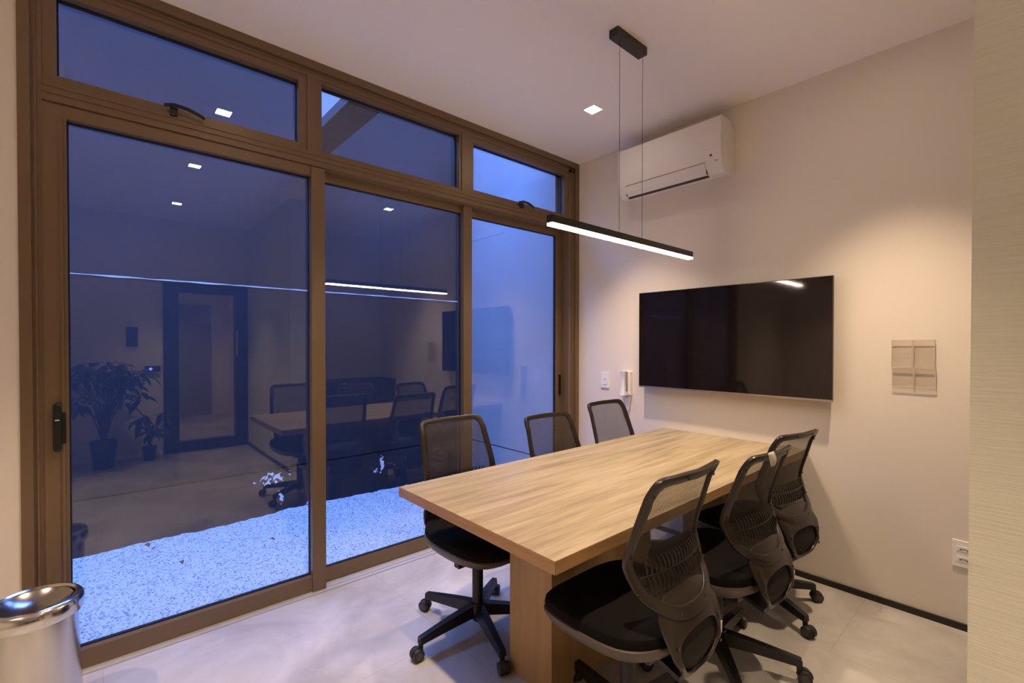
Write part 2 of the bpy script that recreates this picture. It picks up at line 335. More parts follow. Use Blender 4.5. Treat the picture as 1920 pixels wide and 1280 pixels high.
for i, (y0, y1, aw) in enumerate(((-0.168, 0.842, 1), (0.902, 1.856, 0), (1.916, 2.945, 1))):
    e = empty('window_%d' % (i+1), (0, 0, 0)); z0, z1 = 2.400, H-0.085
    tag(e, ['upper left pane above the tallest sliding leaf, black latch at its sill', 'upper middle fixed pane showing the beam across the courtyard', 'upper right pane by the corner, bright blue wall behind'][i], 'window', 'top-light windows over the sliding doors', 'structure')
    w = 0.042 if aw else 0.018
    build('frame', boxes(sash(y0, y1, z0, z1, w, -0.06, -0.001, wb=0.034 if aw else 0.018, wt=w*0.9)), m_alu, e, bevel=0.002)
    yy0, yy1, zz0, zz1 = y0+w, y1-w, z0+(0.034 if aw else 0.018), z1-w*0.9
    gask(yy0, yy1, zz0, zz1, -0.05, e); pane('pane', yy0+0.001, yy1-0.001, zz0+0.001, zz1-0.001, -0.05, e)
    if aw: awning_handle(e, 0.255 if i == 0 else 2.395, 2.402)
# sliding leaves, each one on a track further out
leaf = [(-0.168, 0.926, -0.014), (0.872, 1.950, -0.042), (1.890, 2.945, -0.070)]
lab = ['left sliding glass door leaf with a black pull on its left stile', 'middle sliding glass door leaf mirroring the lamp bar', 'right sliding glass door leaf beside the corner of the room']
for i, (y0, y1, xf) in enumerate(leaf):
    e = empty('door_%d' % (i+1)); tag(e, lab[i], 'sliding door', 'sliding glass doors to the courtyard', 'structure')
    z0, z1 = 0.011, 2.314
    wl = 0.070 if i == 0 else 0.05; wr = 0.068 if i < 2 else 0.075
    x1, x0 = xf, xf-0.026
    if i == 0: x1 = 0.012
    build('frame', boxes(sash(y0, y1, z0, z1, 0.05, x0, x1, wl=wl, wr=wr, wb=0.078, wt=0.048)), m_alu, e, bevel=0.003)
    yy0, yy1, zz0, zz1 = y0+wl, y1-wr, z0+0.078, z1-0.048
    if i < 2: build('interlock_post', box(X0-0.028 if i==0 else X0-0.056, X0+(0.022 if i == 0 else -0.010), y1-wr-0.002, y1+0.002, 0.011, 2.312), m_alu, e, bevel=0.007)
    gask(yy0, yy1, zz0, zz1, xf-0.016, e, 0.005); pane('pane', yy0+0.001, yy1-0.001, zz0+0.001, zz1-0.001, xf-0.016, e)
    if i == 0:
        bm = bmesh.new(); n = 24; yc, zc, ry, rz = -0.131, 1.022, 0.0135, 0.098
        def oval(x, s): return [(X0+x, yc+ry*s*math.copysign(abs(math.cos(2*PI*k/n))**0.8, math.cos(2*PI*k/n)), zc+(rz-ry+ry*abs(math.sin(2*PI*k/n)))*s*(1 if math.sin(2*PI*k/n) > 0 else -1) if abs(math.sin(2*PI*k/n)) > 1e-6 else zc) for k in range(n)]
        loft(bm, [oval(0.012, 1), oval(0.030, 1), oval(0.034, 0.9)])
        bx(bm, X0+0.012, X0+0.024, -0.120, -0.106, 0.955, 1.080)
        build('bead', boxes([(X0+0.012, X0+0.020, -0.118, -0.110, 0.09, 2.264)]), m_alu, e)
        h = build('handle', bm, m_handle, e); h['label'] = 'black oval pull with a lock plate'
        m_ = build('indicator', box(X0+0.0345, X0+0.036, -0.138, -0.125, 1.050, 1.054), m_mark, h)
    if i == 2:
        build('handle', box(X0-0.070, X0-0.050, 2.905, 2.915, 0.93, 1.10), m_handle, e, bevel=0.003)

# ------------------------------------------------------------------ courtyard
XO = -4.03
grv = bmesh.new()
from mathutils import noise
nx, ny = 70, 270; gx0, gx1, gy0, gy1 = XO, X0-0.12, -2.4, 2.90
vv = []
for j in range(ny+1):
    row = []
    for i in range(nx+1):
        x = gx0+(gx1-gx0)*i/nx; y = gy0+(gy1-gy0)*j/ny
        z = -0.03+0.025*noise.noise((x*1.2, y*1.2, 0))+0.010*noise.noise((x*11, y*11, 3))+0.006*random.random()+0.03*((gx1-x)/(gx1-gx0))
        row.append(grv.verts.new((x, y, z)))
    vv.append(row)
for j in range(ny):
    for i in range(nx): grv.faces.new((vv[j][i], vv[j][i+1], vv[j+1][i+1], vv[j+1][i]))
tag(build('gravel', grv, m_gravel, smooth=True), 'bed of white marble chips in the courtyard, lit blue by dusk', 'gravel', kind='stuff')
st('ground', box(XO-0.2, X0-0.11, -2.6, D+0.1, -0.2, -0.08), m_conc, 'earth under the courtyard chips')
ZT = 3.62
gz = 0.36
st('wall_courtyard', boxes([
    (XO-0.15, XO, -2.5, 1.40, -0.08, gz-0.006), (XO-0.15, XO, 1.40, 3.1, -0.08, gz-0.006),
    (XO-0.15, XO, -2.5, 3.1, gz+0.006, 3.15), (XO-0.15, XO, -2.5, 1.40, 3.15, ZT), (XO-0.15, XO, 1.66, 3.1, 3.15, ZT)]), m_court, 'dark painted courtyard wall across the gravel from the glazing')
st('trim_3', box(XO-0.13, XO-0.008, -2.5, 3.1, gz-0.006, gz+0.006), m_groove, 'dark horizontal joint low on the courtyard wall')
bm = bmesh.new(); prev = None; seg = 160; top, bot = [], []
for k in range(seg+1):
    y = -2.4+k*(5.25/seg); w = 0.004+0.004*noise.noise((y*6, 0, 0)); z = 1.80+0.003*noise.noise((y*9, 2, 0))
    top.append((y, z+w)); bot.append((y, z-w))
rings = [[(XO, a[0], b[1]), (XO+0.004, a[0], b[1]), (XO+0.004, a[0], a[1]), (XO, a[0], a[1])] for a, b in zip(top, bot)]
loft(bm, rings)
tag(build('trim_4', bm, m_pale), 'thin pale strip running along the courtyard wall', 'trim', kind='structure')  # thin uneven strip, paler than the wall behind it
YE = 2.905
st('wall_courtyard_end', boxes([(XO, X0-0.11, YE, YE+0.2, -0.08, gz-0.006), (XO, X0-0.11, YE, YE+0.2, gz+0.006, ZT), (XO, X0-0.11, YE+0.01, YE+0.2, gz-0.006, gz+0.006)]), m_end, 'bright pale plaster wall closing the far end of the courtyard')
st('trim_5', box(XO, X0-0.11, YE+0.002, YE+0.012, gz-0.006, gz+0.006), m_groove, 'dark horizontal joint low on the courtyard end wall')
st('wall_courtyard_near', box(XO, X0-0.11, -2.6, -2.4, -0.08, ZT), m_court, 'near end wall of the courtyard')
st('wall_parapet', box(X0-0.13, X0+0.1, -2.5, D+0.1, H+0.14, 3.30), m_conc, 'concrete parapet above the glazing')
tag(build('beam', box(XO, X0-0.13, 1.23, 1.45, 2.95, 3.02), m_conc, bevel=0.004), 'grey concrete beam crossing above the courtyard', 'beam', kind='structure')
# exterior floodlight on the courtyard wall (left end)
fl = empty('floodlight', (XO+0.0, -0.215, 3.02)); tag(fl, 'small bluish white floodlight glowing at the far left of the upper window', 'floodlight')
build('housing', box(0.0, 0.05, -0.06, 0.06, -0.05, 0.05), m_pend, fl, bevel=0.006)
build('lens', box(0.05, 0.054, -0.025, 0.025, -0.036, 0.036), mat('flood_lens', (1, 1, 1), 0.4, emit=(0.35, 0.65, 1.0), es=2.2), fl)
# dry leaves
def leaf_mesh(L, Wd, curl):
    bm = bmesh.new(); rows = []
    for k in range(7):
        t = k/6; w = Wd*math.sin(PI*min(1, t*0.96+0.02))**0.8; z = curl*math.sin(PI*t)
        rows.append([bm.verts.new((L*(t-0.5), -w, z+abs(w)*0.3)), bm.verts.new((L*(t-0.5), 0, z)), bm.verts.new((L*(t-0.5), w, z+abs(w)*0.3))])
    for a, b in zip(rows, rows[1:]):
        for i in range(2): bm.faces.new((a[i], a[i+1], b[i+1], b[i]))
    return bm
for k, (x, y, a, s, lb) in enumerate(((-3.86, 0.22, 0.4, 1.0, 'orange-brown dry leaf at the edge of the gravel by the dark wall'), (-3.76, 0.25, 1.9, 0.6, 'small dark dry leaf beside the orange-brown one on the gravel'),
        (-3.42, 0.36, 0.1, 0.8, 'brown dry leaf alone in the middle of the gravel, left sliding leaf'), (-3.42, 0.86, 0.7, 0.7, 'dark curled leaf on the gravel nearest the middle post'))):
    o = build('dry_leaf', leaf_mesh(0.055*s, 0.014*s, 0.010), m_dry); o.location = (x, y, 0.035); o.rotation_euler = (0.1, 0.1, a); solid(o, 0.0015)
    tag(o, lb, 'leaf', 'dry leaves on the gravel')

# ------------------------------------------------------------------ downlights
def downlight(x, y, label):
    e = empty('downlight', (x, y, H)); s = 0.048; t = 0.006
    build('trim_ring', boxes([(-s, s, -s, -s+t, -0.004, 0), (-s, s, s-t, s, -0.004, 0), (-s, -s+t, -s+t, s-t, -0.004, 0), (s-t, s, -s+t, s-t, -0.004, 0)]), m_acw, e)
    build('lens', box(-s+t, s-t, -s+t, s-t, -0.002, -0.0005), m_lens, e)
    L = bpy.data.lights.new('downlight_beam', 'SPOT'); L.energy = SPOT_W; L.color = WARM; L.spot_size = math.radians(77); L.spot_blend = 0.75; L.shadow_soft_size = 0.035
    lo = bpy.data.objects.new('downlight_beam', L); C.objects.link(lo); lo.parent = e; lo.location = (0, 0, -0.012)
    tag(e, label, 'ceiling light', 'square recessed ceiling downlights')
downlight(-1.935, 2.413, 'square recessed downlight in the ceiling left of the pendant cables')
downlight(-0.47, 2.456, 'square recessed downlight mirrored in the middle glass leaf')
downlight(-0.49, 0.616, 'square recessed downlight mirrored topmost in the left sliding leaf')
downlight(0.925, 0.633, 'square recessed downlight mirrored lower in the left sliding leaf, near the back wall')
downlight(-1.764, 0.619, 'square recessed downlight mirrored in the upper left pane')

downlight(-1.764, -1.17, 'added unseen fill downlight behind the camera, over the waste bin side')  # added out of view to lift the room's ambient light
downlight(-0.49, -1.17, 'added unseen fill downlight behind the camera, mid room')  # second added lamp, also unseen, brightening ceiling and near walls

# ------------------------------------------------------------------ pendant
e = empty('pendant_lamp', (-1.375, 2.02, H)); tag(e, 'black linear pendant lamp with a glowing warm bar hung over the table', 'pendant lamp')
build('canopy', box(-0.026, 0.026, -0.15, 0.10, -0.040, 0), m_pend, e, bevel=0.002)
for yy in (-0.10, 0.10):
    bm = bmesh.new(); cyl(bm, (0, yy, -0.040), (0, yy, 1.904-H), 0.0011, n=6); build('cable', bm, m_pend, e)
b_ = build('bar', boxes([(-0.016, 0.016, -0.594, 0.61, 1.871-H, 1.904-H)]), m_pend, e, bevel=0.002)
build('diffuser', box(-0.0155, 0.0155, -0.592, 0.608, 1.861-H, 1.8715-H), m_led, b_)

# ------------------------------------------------------------------ table
TX0, TX1, TY0, TZ = -1.796, -0.890, 0.948, 0.750
tb = empty('conference_table', ((TX0+TX1)/2, 2.0, 0)); tag(tb, 'long oak-look conference table with a thick top on panel pedestals', 'table')
build('tabletop', box(TX0+1.343, TX1+1.343, TY0-2.0, D-2.0-0.003, TZ-0.040, TZ), m_wood, tb, bevel=0.0012)
eb = boxes([(TX0+1.343-0.0006, TX1+1.343+0.0006, TY0-2.0-0.0006, TY0-2.0+0.001, TZ-0.0396, TZ-0.0012), (TX0+1.343-0.0006, TX0+1.343+0.001, TY0-2.0, D-2.004, TZ-0.0396, TZ-0.0012), (TX1+1.343-0.001, TX1+1.343+0.0006, TY0-2.0, D-2.004, TZ-0.0396, TZ-0.0012)])
build('edge_band', eb, m_edge, tb)['label'] = 'warmer brown edge banding with weaker light put into its colour'  # edge band in a darker brown, weaker light put into the colour
build('pedestal', box(-0.109, 0.131, 1.273-2.0, 1.95-2.0, 0, TZ-0.040), m_woodv, tb, bevel=0.0012)
build('pedestal', box(-0.109, 0.131, 2.70-2.0, 3.045-2.0, 0, TZ-0.040), m_woodv, tb, bevel=0.0012)

# ------------------------------------------------------------------ office chair (faces +x locally, hub at origin)
def interp(T, z):
    if z >= T[0][0]: return T[0][1]
    for (a, va), (b, vb) in zip(T, T[1:]):
        if z >= b:
            t = (z-b)/(a-b); t = t*t*(3-2*t)*0.5+t*0.5; return vb+(va-vb)*t
    return T[-1][1]
PROF = [(0.99, 0.252), (0.90, 0.215), (0.80, 0.180), (0.72, 0.165), (0.65, 0.185), (0.58, 0.226), (0.52, 0.256), (0.45, 0.268), (0.40, 0.255), (0.36, 0.215)]
HW = [(0.99, 0.190), (0.90, 0.196), (0.78, 0.208), (0.70, 0.212), (0.62, 0.205), (0.55, 0.178), (0.50, 0.15)]
HL = [(0.64, 0.178), (0.55, 0.160), (0.47, 0.142), (0.42, 0.120), (0.36, 0.07)]
def S3(y, z, dx=0, wrap=0.9): return (-(interp(PROF, z)+dx)+wrap*y*y*(1.0 if z > 0.6 else 0.6+0.4*max(0, (z-0.4)/0.2)), y, z)
def sq(v, n): return math.copysign(abs(v)**(2/n), v)
def loop(c, bt, bb, hw, shr, nt_, nb, N=112):
    out = []
    for k in range(N):
        a = 2*PI*k/N; s, cc = math.sin(a), math.cos(a); n = nt_ if s > 0 else nb
        z = c+(bt if s > 0 else bb)*sq(s, n); y = (interp(hw, z)-shr)*sq(cc, n); out.append((y, z))
    return out
def ring_obj(name, outer, inner, m, par, thick, dx=0):
    bm = bmesh.new(); mid = [((a[0]*.5+b[0]*.5), (a[1]*.5+b[1]*.5)) for a, b in zip(outer, inner)]
    q = [[bm.verts.new(S3(*p, dx=dx)) for p in L] for L in (outer, mid, inner)]
    n = len(outer)
    for a, b in zip(q, q[1:]):
        for i in range(n): bm.faces.new((a[i], a[(i+1) % n], b[(i+1) % n], b[i]))
    o = build(name, bm, m, par, smooth=True); solid(o, thick, 0); bv = o.modifiers.new('soft', 'BEVEL'); bv.width = 0.003; bv.segments = 2; bv.limit_method = 'ANGLE'; bv.angle_limit = math.radians(50)
    return o
def fill_obj(name, lp, m, par, dx, thick=0, cz=None):
    bm = bmesh.new(); cz = cz or sum(p[1] for p in lp)/len(lp); K = 9; rows = []
    for k in range(1, K+1):
        t = k/K; rows.append([bm.verts.new(S3(p[0]*t, cz+(p[1]-cz)*t, dx=dx)) for p in lp])
    c = bm.verts.new(S3(0, cz, dx=dx)); n = len(lp)
    for i in range(n): bm.faces.new((c, rows[0][i], rows[0][(i+1) % n]))
    for a, b in zip(rows, rows[1:]):
        for i in range(n): bm.faces.new((a[i], a[(i+1) % n], b[(i+1) % n], b[i]))
    o = build(name, bm, m, par, smooth=True)
    if thick: solid(o, thick, 0)
    return o
def seat_rings(scale_list):
    rings = []
    for (sc, z, dz) in scale_list:
        r = []
        for k in range(48):
            a = 2*PI*k/48; x = 0.02+0.235*sc*sq(math.cos(a), 3.2); y = (0.238-0.02*max(0, -math.cos(a)))*sc*sq(math.sin(a), 3.2)
            drop = -0.022*max(0, (x-0.12)/0.12)**2 if x > 0.12 else 0
            rise = 0.018*max(0, (-x-0.10)/0.12)**1.5 if x < -0.10 else 0
            r.append((x, y, z+drop*dz+rise+0.012*(abs(y)/0.24)**2*dz))
        rings.append(r)
    return rings
def make_chair():
    e = empty('office_chair')
    bm = bmesh.new(); loft(bm, seat_rings([(0.90, 0.448, 1), (0.985, 0.458, 1), (1.0, 0.475, 1), (0.985, 0.492, 1), (0.93, 0.503, 1), (0.7, 0.507, 1), (0.35, 0.503, 1), (0.02, 0.502, 1)]))
    build('seat', bm, m_fabric, e, smooth=True)
    bm = bmesh.new(); loft(bm, seat_rings([(0.32, 0.386, 0), (0.55, 0.390, 0), (0.80, 0.405, 0.4), (0.95, 0.425, 0.8), (1.005, 0.446, 1), (1.008, 0.458, 1), (0.975, 0.464, 1)]))
    build('seat_shell', bm, m_shell, e, smooth=True)['label'] = 'grey-brown plastic pan under the seat'
    outer = loop(0.76, 0.225, 0.210, HW, 0, 13, 3.0); inner = loop(0.775, 0.186, 0.190, HW, 0.027, 14, 2.9)
    bf = ring_obj('back_frame', outer, inner, m_plast, e, 0.016)
    mp = fill_obj('mesh_panel', inner, m_mesh, e, -0.004); mp['label'] = 'see-through black mesh'
    lo_o = loop(0.50, 0.125, 0.128, HL, 0, 3, 2.6); lo_i = loop(0.455, 0.072, 0.060, HL, 0.026, 2.5, 2.3)
    bk = ring_obj('back_bracket', lo_o, lo_i, m_plast, e, 0.012, dx=-0.004)
    cv = fill_obj('cover_panel', lo_i, m_cover, bk, -0.012, 0.004); cv['label'] = 'dark oval cover'
    # lower end sweeps forward beneath the seat
    bm = bmesh.new(); rr = []
    for t in range(9):
        a = t/8; x = -0.225+0.19*a; z = 0.372+0.03*math.sin(a*PI*0.5)+0.01*a; w = 0.07-0.01*a
        rr.append([(x, -w, z-0.008), (x, w, z-0.008), (x, w, z+0.008), (x, -w, z+0.008)])
    loft(bm, rr); build('back_arm', bm, m_black, e, bevel=0.003)
    # bolts
    bm = bmesh.new(); cyl(bm, (0, 0, 0), (-0.003, 0, 0), 0.0055, n=10); bmd = build('bolt', bm, m_black, bf)
    pts = []
    for s in (-1, 1):
        for z in (0.93, 0.84, 0.74, 0.64): pts.append((s*(interp(HW, z)-0.015), z))
        pts.append((s*0.075, 0.573)); pts.append((s*0.07, 0.971))
    for i, (y, z) in enumerate(pts):
        o = bmd if i == 0 else bmd.copy()
        if i: C.objects.link(o); o.parent = bf
        q = S3(y, z, dx=0.008); o.location = q
    for i, (y, z) in enumerate(((-0.125, 0.50), (-0.118, 0.43), (0.125, 0.50), (0.118, 0.43))):
        o = bmd.copy(); C.objects.link(o); o.parent = bk; o.location = S3(y, z, dx=0.004)
    for s in (-1,):
        q = S3(s*0.126, 0.467, dx=0.0035); build('printed_mark', boxes([(q[0]-0.0012, q[0]+0.001, q[1]-0.003, q[1]+0.003, q[2]-0.017+k*0.0075, q[2]-0.0115+k*0.0075) for k in range(5)]), m_mark, bk)['label'] = 'small white printed mark'
    # lumbar comb
    bm = bmesh.new()
    def comb(y, z, h, tilt):
        for k in range(4):
            zz = z-h/2+h*k/3; yy = y+tilt*(k/3-0.5)
            yield S3(yy, zz, dx=0.008+0.008*math.sin(PI*k/3))
    for k in range(17):
        y = -0.150+0.300*k/16
        tube(bm, list(comb(y, 0.706, 0.040, 0.008)), 0.0030, 6); tube(bm, list(comb(y, 0.657, 0.040, -0.008)), 0.0030, 6)
    for z, r in ((0.682, 0.0020),): tube(bm, [S3(-0.178+0.356*k/14, z, dx=0.010) for k in range(15)], r, 8)
    build('lumbar_support', bm, m_plast, e, smooth=True)['label'] = 'comb-like ribbed lumbar support'
    # mechanism
    build('tilt_mechanism', boxes([(-0.12, 0.08, -0.06, 0.06, 0.355, 0.396)]), m_black, e, bevel=0.008)
    bm = bmesh.new(); tube(bm, [(0.02, -0.05, 0.372), (0.02, -0.08, 0.366), (0.02, -0.10, 0.358)], [0.005, 0.005, 0.005], 8); bx(bm, 0.002, 0.038, -0.135, -0.095, 0.345, 0.365)
    build('lever', bm, m_black, e, bevel=0.002)
    bm = bmesh.new(); cyl(bm, (0, 0, 0.235), (0, 0, 0.36), 0.014, n=20); build('gas_lift', bm, m_black, e, smooth=True)
    bm = bmesh.new(); lathe(bm, [(0.020, 0.048), (0.026, 0.055), (0.026, 0.290), (0.023, 0.297)], n=24); build('column_sleeve', bm, m_black, e, smooth=True)
    bm = bmesh.new(); lathe(bm, [(0.040, 0.075), (0.046, 0.085), (0.046, 0.125), (0.036, 0.138)], n=28); build('base_hub', bm, m_black, e, smooth=True)
    # five legs, each with its caster
    for k in range(5):
        le = None; bm = bmesh.new(); rr = []
        for t in range(9):
            a = t/8; r = 0.030+0.285*a; w = 0.026-0.010*a; h = 0.026-0.012*a; z = 0.108-0.028*a**1.3
            rr.append([(r, -w, z-h), (r, w, z-h), (r, w*0.75, z+h), (r, -w*0.75, z+h)])
        loft(bm, rr); cyl(bm, (0.308, 0, 0.045), (0.308, 0, 0.082), 0.011, n=12)
        le = build('base_leg', bm, m_black, e, bevel=0.003); le.rotation_euler = (0, 0, 2*PI*k/5)
        bm = bmesh.new()
        for s in (-1, 1):
            cyl(bm, (0.326, s*0.006, 0.0265), (0.326, s*0.023, 0.0265), 0.0265, 0.0245, n=24)
        rr = []
        for t in range(9):
            a = PI*(0.05+0.95*t/8); rr.append([(0.326-0.030*math.cos(a), -0.0055, 0.0265+0.030*math.sin(a)), (0.326-0.030*math.cos(a), 0.0055, 0.0265+0.030*math.sin(a)), (0.326-0.012*math.cos(a), 0.0055, 0.0265+0.012*math.sin(a)), (0.326-0.012*math.cos(a), -0.0055, 0.0265+0.012*math.sin(a))])
        loft(bm, rr)
        build('caster', bm, m_wheel, le, smooth=True)
        for s in (-1, 1):
            bm = bmesh.new(); cyl(bm, (0.326, s*0.023, 0.0265), (0.326, s*0.0245, 0.0265), 0.017, 0.015, n=20)
            build('wheel_cap', bm, m_ring, le, smooth=True)
    return e
def kids(o): return [c for c in bpy.data.objects if c.parent == o]
def copy_tree(o, parent=None):
    c = o.copy(); C.objects.link(c)
    if parent: c.parent = parent
    for ch in kids(o): copy_tree(ch, c)
    return c
proto = make_chair()
#         hub x, y, facing, drop, base angle, label
CH = [(-0.914, 1.335, PI, 0.0, 0.35, 'black mesh-back office chair nearest the camera, right side of the table'),
      (-0.910, 1.980, PI-0.05, -0.04, 0.40, 'black mesh-back chair in the middle of the right side, pale tag on its top'),
      (-0.990, 2.590, PI-0.16, -0.055, -0.44, 'black mesh-back chair on the right side nearest the television wall'),
      (-1.755, 1.335, 0.0, 0.0, -PI/2, 'black mesh-back office chair at the near end of the window side'),
      (-1.700, 1.975, 0.0, -0.04, -1.2, 'black mesh-back chair in the middle of the window side of the table'),
      (-1.660, 2.480, 0.03, 0.0, -1.4, 'black mesh-back chair on the window side, in front of the wall telephone')]
chairs = []
for i, (x, y, a, dz, ba, lb) in enumerate(CH):
    chairs.append(proto if i == 0 else copy_tree(proto))
for i, (x, y, a, dz, ba, lb) in enumerate(CH):
    o = chairs[i]; o.location = (x, y, 0); o.rotation_euler = (0, 0, a)
    tag(o, lb, 'office chair', 'mesh-back office chairs around the conference table')
    n = 0
    for c in kids(o):
        if c.name.startswith('base_leg'):
            c.rotation_euler = (0, 0, ba-a+2*PI*n/5); n += 1
        elif dz and not c.name.startswith(('column_sleeve', 'base_hub')):
            c.location.z += dz
# translucent tag on the middle right chair
bm = bmesh.new(); rows = []
for k in range(6):
    t = k/5; q = S3(0.10, 0.985, dx=0.014); rows.append([bm.verts.new((q[0]-0.004-0.012*math.sin(t*2.5), q[1]-0.020+0.006*t, q[2]-0.050*t+0.012)), bm.verts.new((q[0]-0.002-0.010*t, q[1]+0.022-0.004*t, q[2]-0.050*t+0.010))])
for a, b in zip(rows, rows[1:]): bm.faces.new((a[0], a[1], b[1], b[0]))
o = build('plastic_tag', bm, mat('pale_tag', (0.62, 0.56, 0.48), 0.35), chairs[1], smooth=True); o.location.z -= 0.04; solid(o, 0.001); o['label'] = 'pale translucent plastic tag'

# ------------------------------------------------------------------ television
tv = empty('television', (-1.353, D, 1.388)); tag(tv, 'large black flat television hung on the plaster wall', 'television')
hw_, hh = 0.609, 0.3455
build('cabinet', boxes([(-hw_+0.004, hw_-0.004, -0.068, -0.040, -hh+0.004, hh-0.004), (-0.42, 0.42, -0.040, -0.020, -0.26, 0.20)]), m_bezel, tv, bevel=0.003)
build('screen', box(-hw_+0.003, hw_-0.003, -0.072, -0.068, -hh+0.010, hh-0.003), m_screen, tv)
build('bezel', boxes([(-hw_, hw_, -0.075, -0.064, hh-0.004, hh), (-hw_, -hw_+0.004, -0.075, -0.064, -hh, hh), (hw_-0.004, hw_, -0.075, -0.064, -hh, hh)]), m_bezel, tv)
build('bottom_strip', box(-hw_, hw_, -0.077, -0.064, -hh, -hh+0.010), m_silver, tv)['label'] = 'thin silver lower edge'
build('wall_bracket', box(-0.2, 0.2, -0.021, 0, -0.15, 0.15), m_black, tv)

# ------------------------------------------------------------------ air conditioner
ac = empty('air_conditioner', (-1.682, D, 2.47)); tag(ac, 'white split air conditioner high on the wall above the television', 'air conditioner')
P_ = [(0, -0.015), (-0.10, -0.045), (-0.150, -0.040), (-0.178, -0.010), (-0.195, 0.035), (-0.203, 0.09), (-0.204, 0.16), (-0.204, 0.295), (-0.192, 0.302), (-0.10, 0.302), (-0.05, 0.295), (-0.04, 0.27), (0, 0.27)]
bm = bmesh.new(); loft(bm, [[(x, p[0], p[1]) for p in P_] for x in (-0.378, -0.374, 0.374, 0.378)])
body = build('body', bm, m_acw, ac, smooth=True)
def surf(t):  # along the curved lower front
    A = P_[1:6]; n = len(A)-1; i = min(int(t*n), n-1); f = t*n-i; return (A[i][0]*(1-f)+A[i+1][0]*f, A[i][1]*(1-f)+A[i+1][1]*f)
bm = bmesh.new(); a, b = surf(0.30), surf(0.74); pts_ = [surf(0.30+0.44*k/6) for k in range(7)]
loft(bm, [[(x, p[0]-0.006, p[1]-0.004) for p in pts_]+[(x, p[0]+0.01, p[1]+0.006) for p in pts_[::-1]] for x in (-0.318, 0.275)])
build('louvre', bm, m_acd, ac, smooth=False)
build('outlet_slot', boxes([(-0.32, 0.277, a[0]-0.004, a[0]+0.02, a[1]-0.012, a[1]-0.002), (-0.32, 0.277, b[0]-0.001, b[0]+0.02, b[1]+0.001, b[1]+0.004), (-0.3215, -0.318, -0.180, -0.13, -0.032, 0.03), (0.275, 0.2785, -0.180, -0.13, -0.032, 0.03)]), m_slot, ac)
bm = bmesh.new(); cyl(bm, (0.315, -0.203, 0.068), (0.315, -0.200, 0.068), 0.007, n=14); q = build('receiver', bm, m_slot, ac)
bm = boxes([(0.335, 0.341, -0.1995, -0.19, 0.030, 0.034), (0.347, 0.355, -0.1985, -0.19, 0.028, 0.032)]); build('display_mark', bm, m_whited, ac)
build('brand_lettering', boxes([(-0.36+k*0.007, -0.355+k*0.007, -0.2025, -0.195, 0.062, 0.066) for k in range(5)]+[(0.27+k*0.007, 0.275+k*0.007, -0.2055, -0.2, 0.108, 0.112) for k in range(6)]), m_acd, ac)

# ------------------------------------------------------------------ wall fittings
def plate(name, x, z, label, cat, w=0.078, h=0.120):
    e = empty(name, (x, D, z)); tag(e, label, cat); build('cover_plate', box(-w/2, w/2, -0.009, 0, -h/2, h/2), m_white, e, bevel=0.003); return e
s_ = plate('light_switch', -2.325, 1.066, 'white switch plate on the wall left of the telephone', 'switch')
build('button', box(-0.022, 0.022, -0.012, -0.009, -0.034, 0.034), m_white, s_, bevel=0.002); build('indicator', box(0.0, 0.010, -0.0135, -0.012, 0.002, 0.012), m_whited, s_)
o_ = plate('power_outlet', -0.226, 0.362, 'white double power socket low on the wall beside the partition', 'socket', 0.082, 0.122)
for z in (-0.024, 0.024):
    k_ = build('socket', box(-0.026, 0.026, -0.011, -0.009, z-0.012, z+0.012), m_white, o_, bevel=0.003)
    bm = bmesh.new()
    for x, r in ((-0.012, 0.0045), (0, 0.0035), (0.012, 0.0045)): cyl(bm, (x, -0.0115, z+0.003*abs(x)/-0.012), (x, -0.0105, z+0.003*abs(x)/-0.012), r, n=10)
    bx(bm, -0.012, 0.012, -0.0118, -0.0108, z-0.001, z+0.003)
    build('pin_holes', bm, m_whited, k_)
ph = empty('wall_telephone', (-2.105, D, 1.055)); tag(ph, 'white wall telephone handset with a coiled cord left of the television', 'telephone')
bm = bmesh.new(); bx(bm, -0.036, 0.036, -0.026, 0, -0.085, 0.090); build('cradle', bm, m_white, ph, bevel=0.006)
bm = bmesh.new(); rr = []
for k in range(12):
    t = k/11; z = 0.095-0.185*t; d = 0.012*(1-math.sin(PI*t))+0.014; w = 0.021+0.004*math.cos(2*PI*t)
    rr.append([(-0.014-w/1, -0.028-d*0.2, z), (-0.014+w, -0.028-d*0.2, z), (-0.014+w*0.8, -0.036-d, z), (-0.014-w*0.8, -0.036-d, z)])
loft(bm, rr); build('handset', bm, m_white, ph, bevel=0.004)
build('groove', boxes([(0.0085, 0.0115, -0.045, -0.026, -0.06, 0.088), (0.008, 0.013, -0.046, -0.026, -0.030, 0.010)]), m_whited, ph)
bm = bmesh.new(); pts_ = []
for k in range(150):
    t = k/149; cxn = 0.01-0.03*math.sin(PI*t)*(1 if t < .5 else -0.2); zz = -0.088-0.115*math.sin(PI*min(1, t*1.02)); cx_ = -0.022+0.05*t
    a = k*1.1; pts_.append((cx_+0.0045*math.cos(a), -0.014+0.0045*math.sin(a), zz))
tube(bm, pts_, 0.0024, 5); build('cord', bm, m_white, ph, smooth=True)
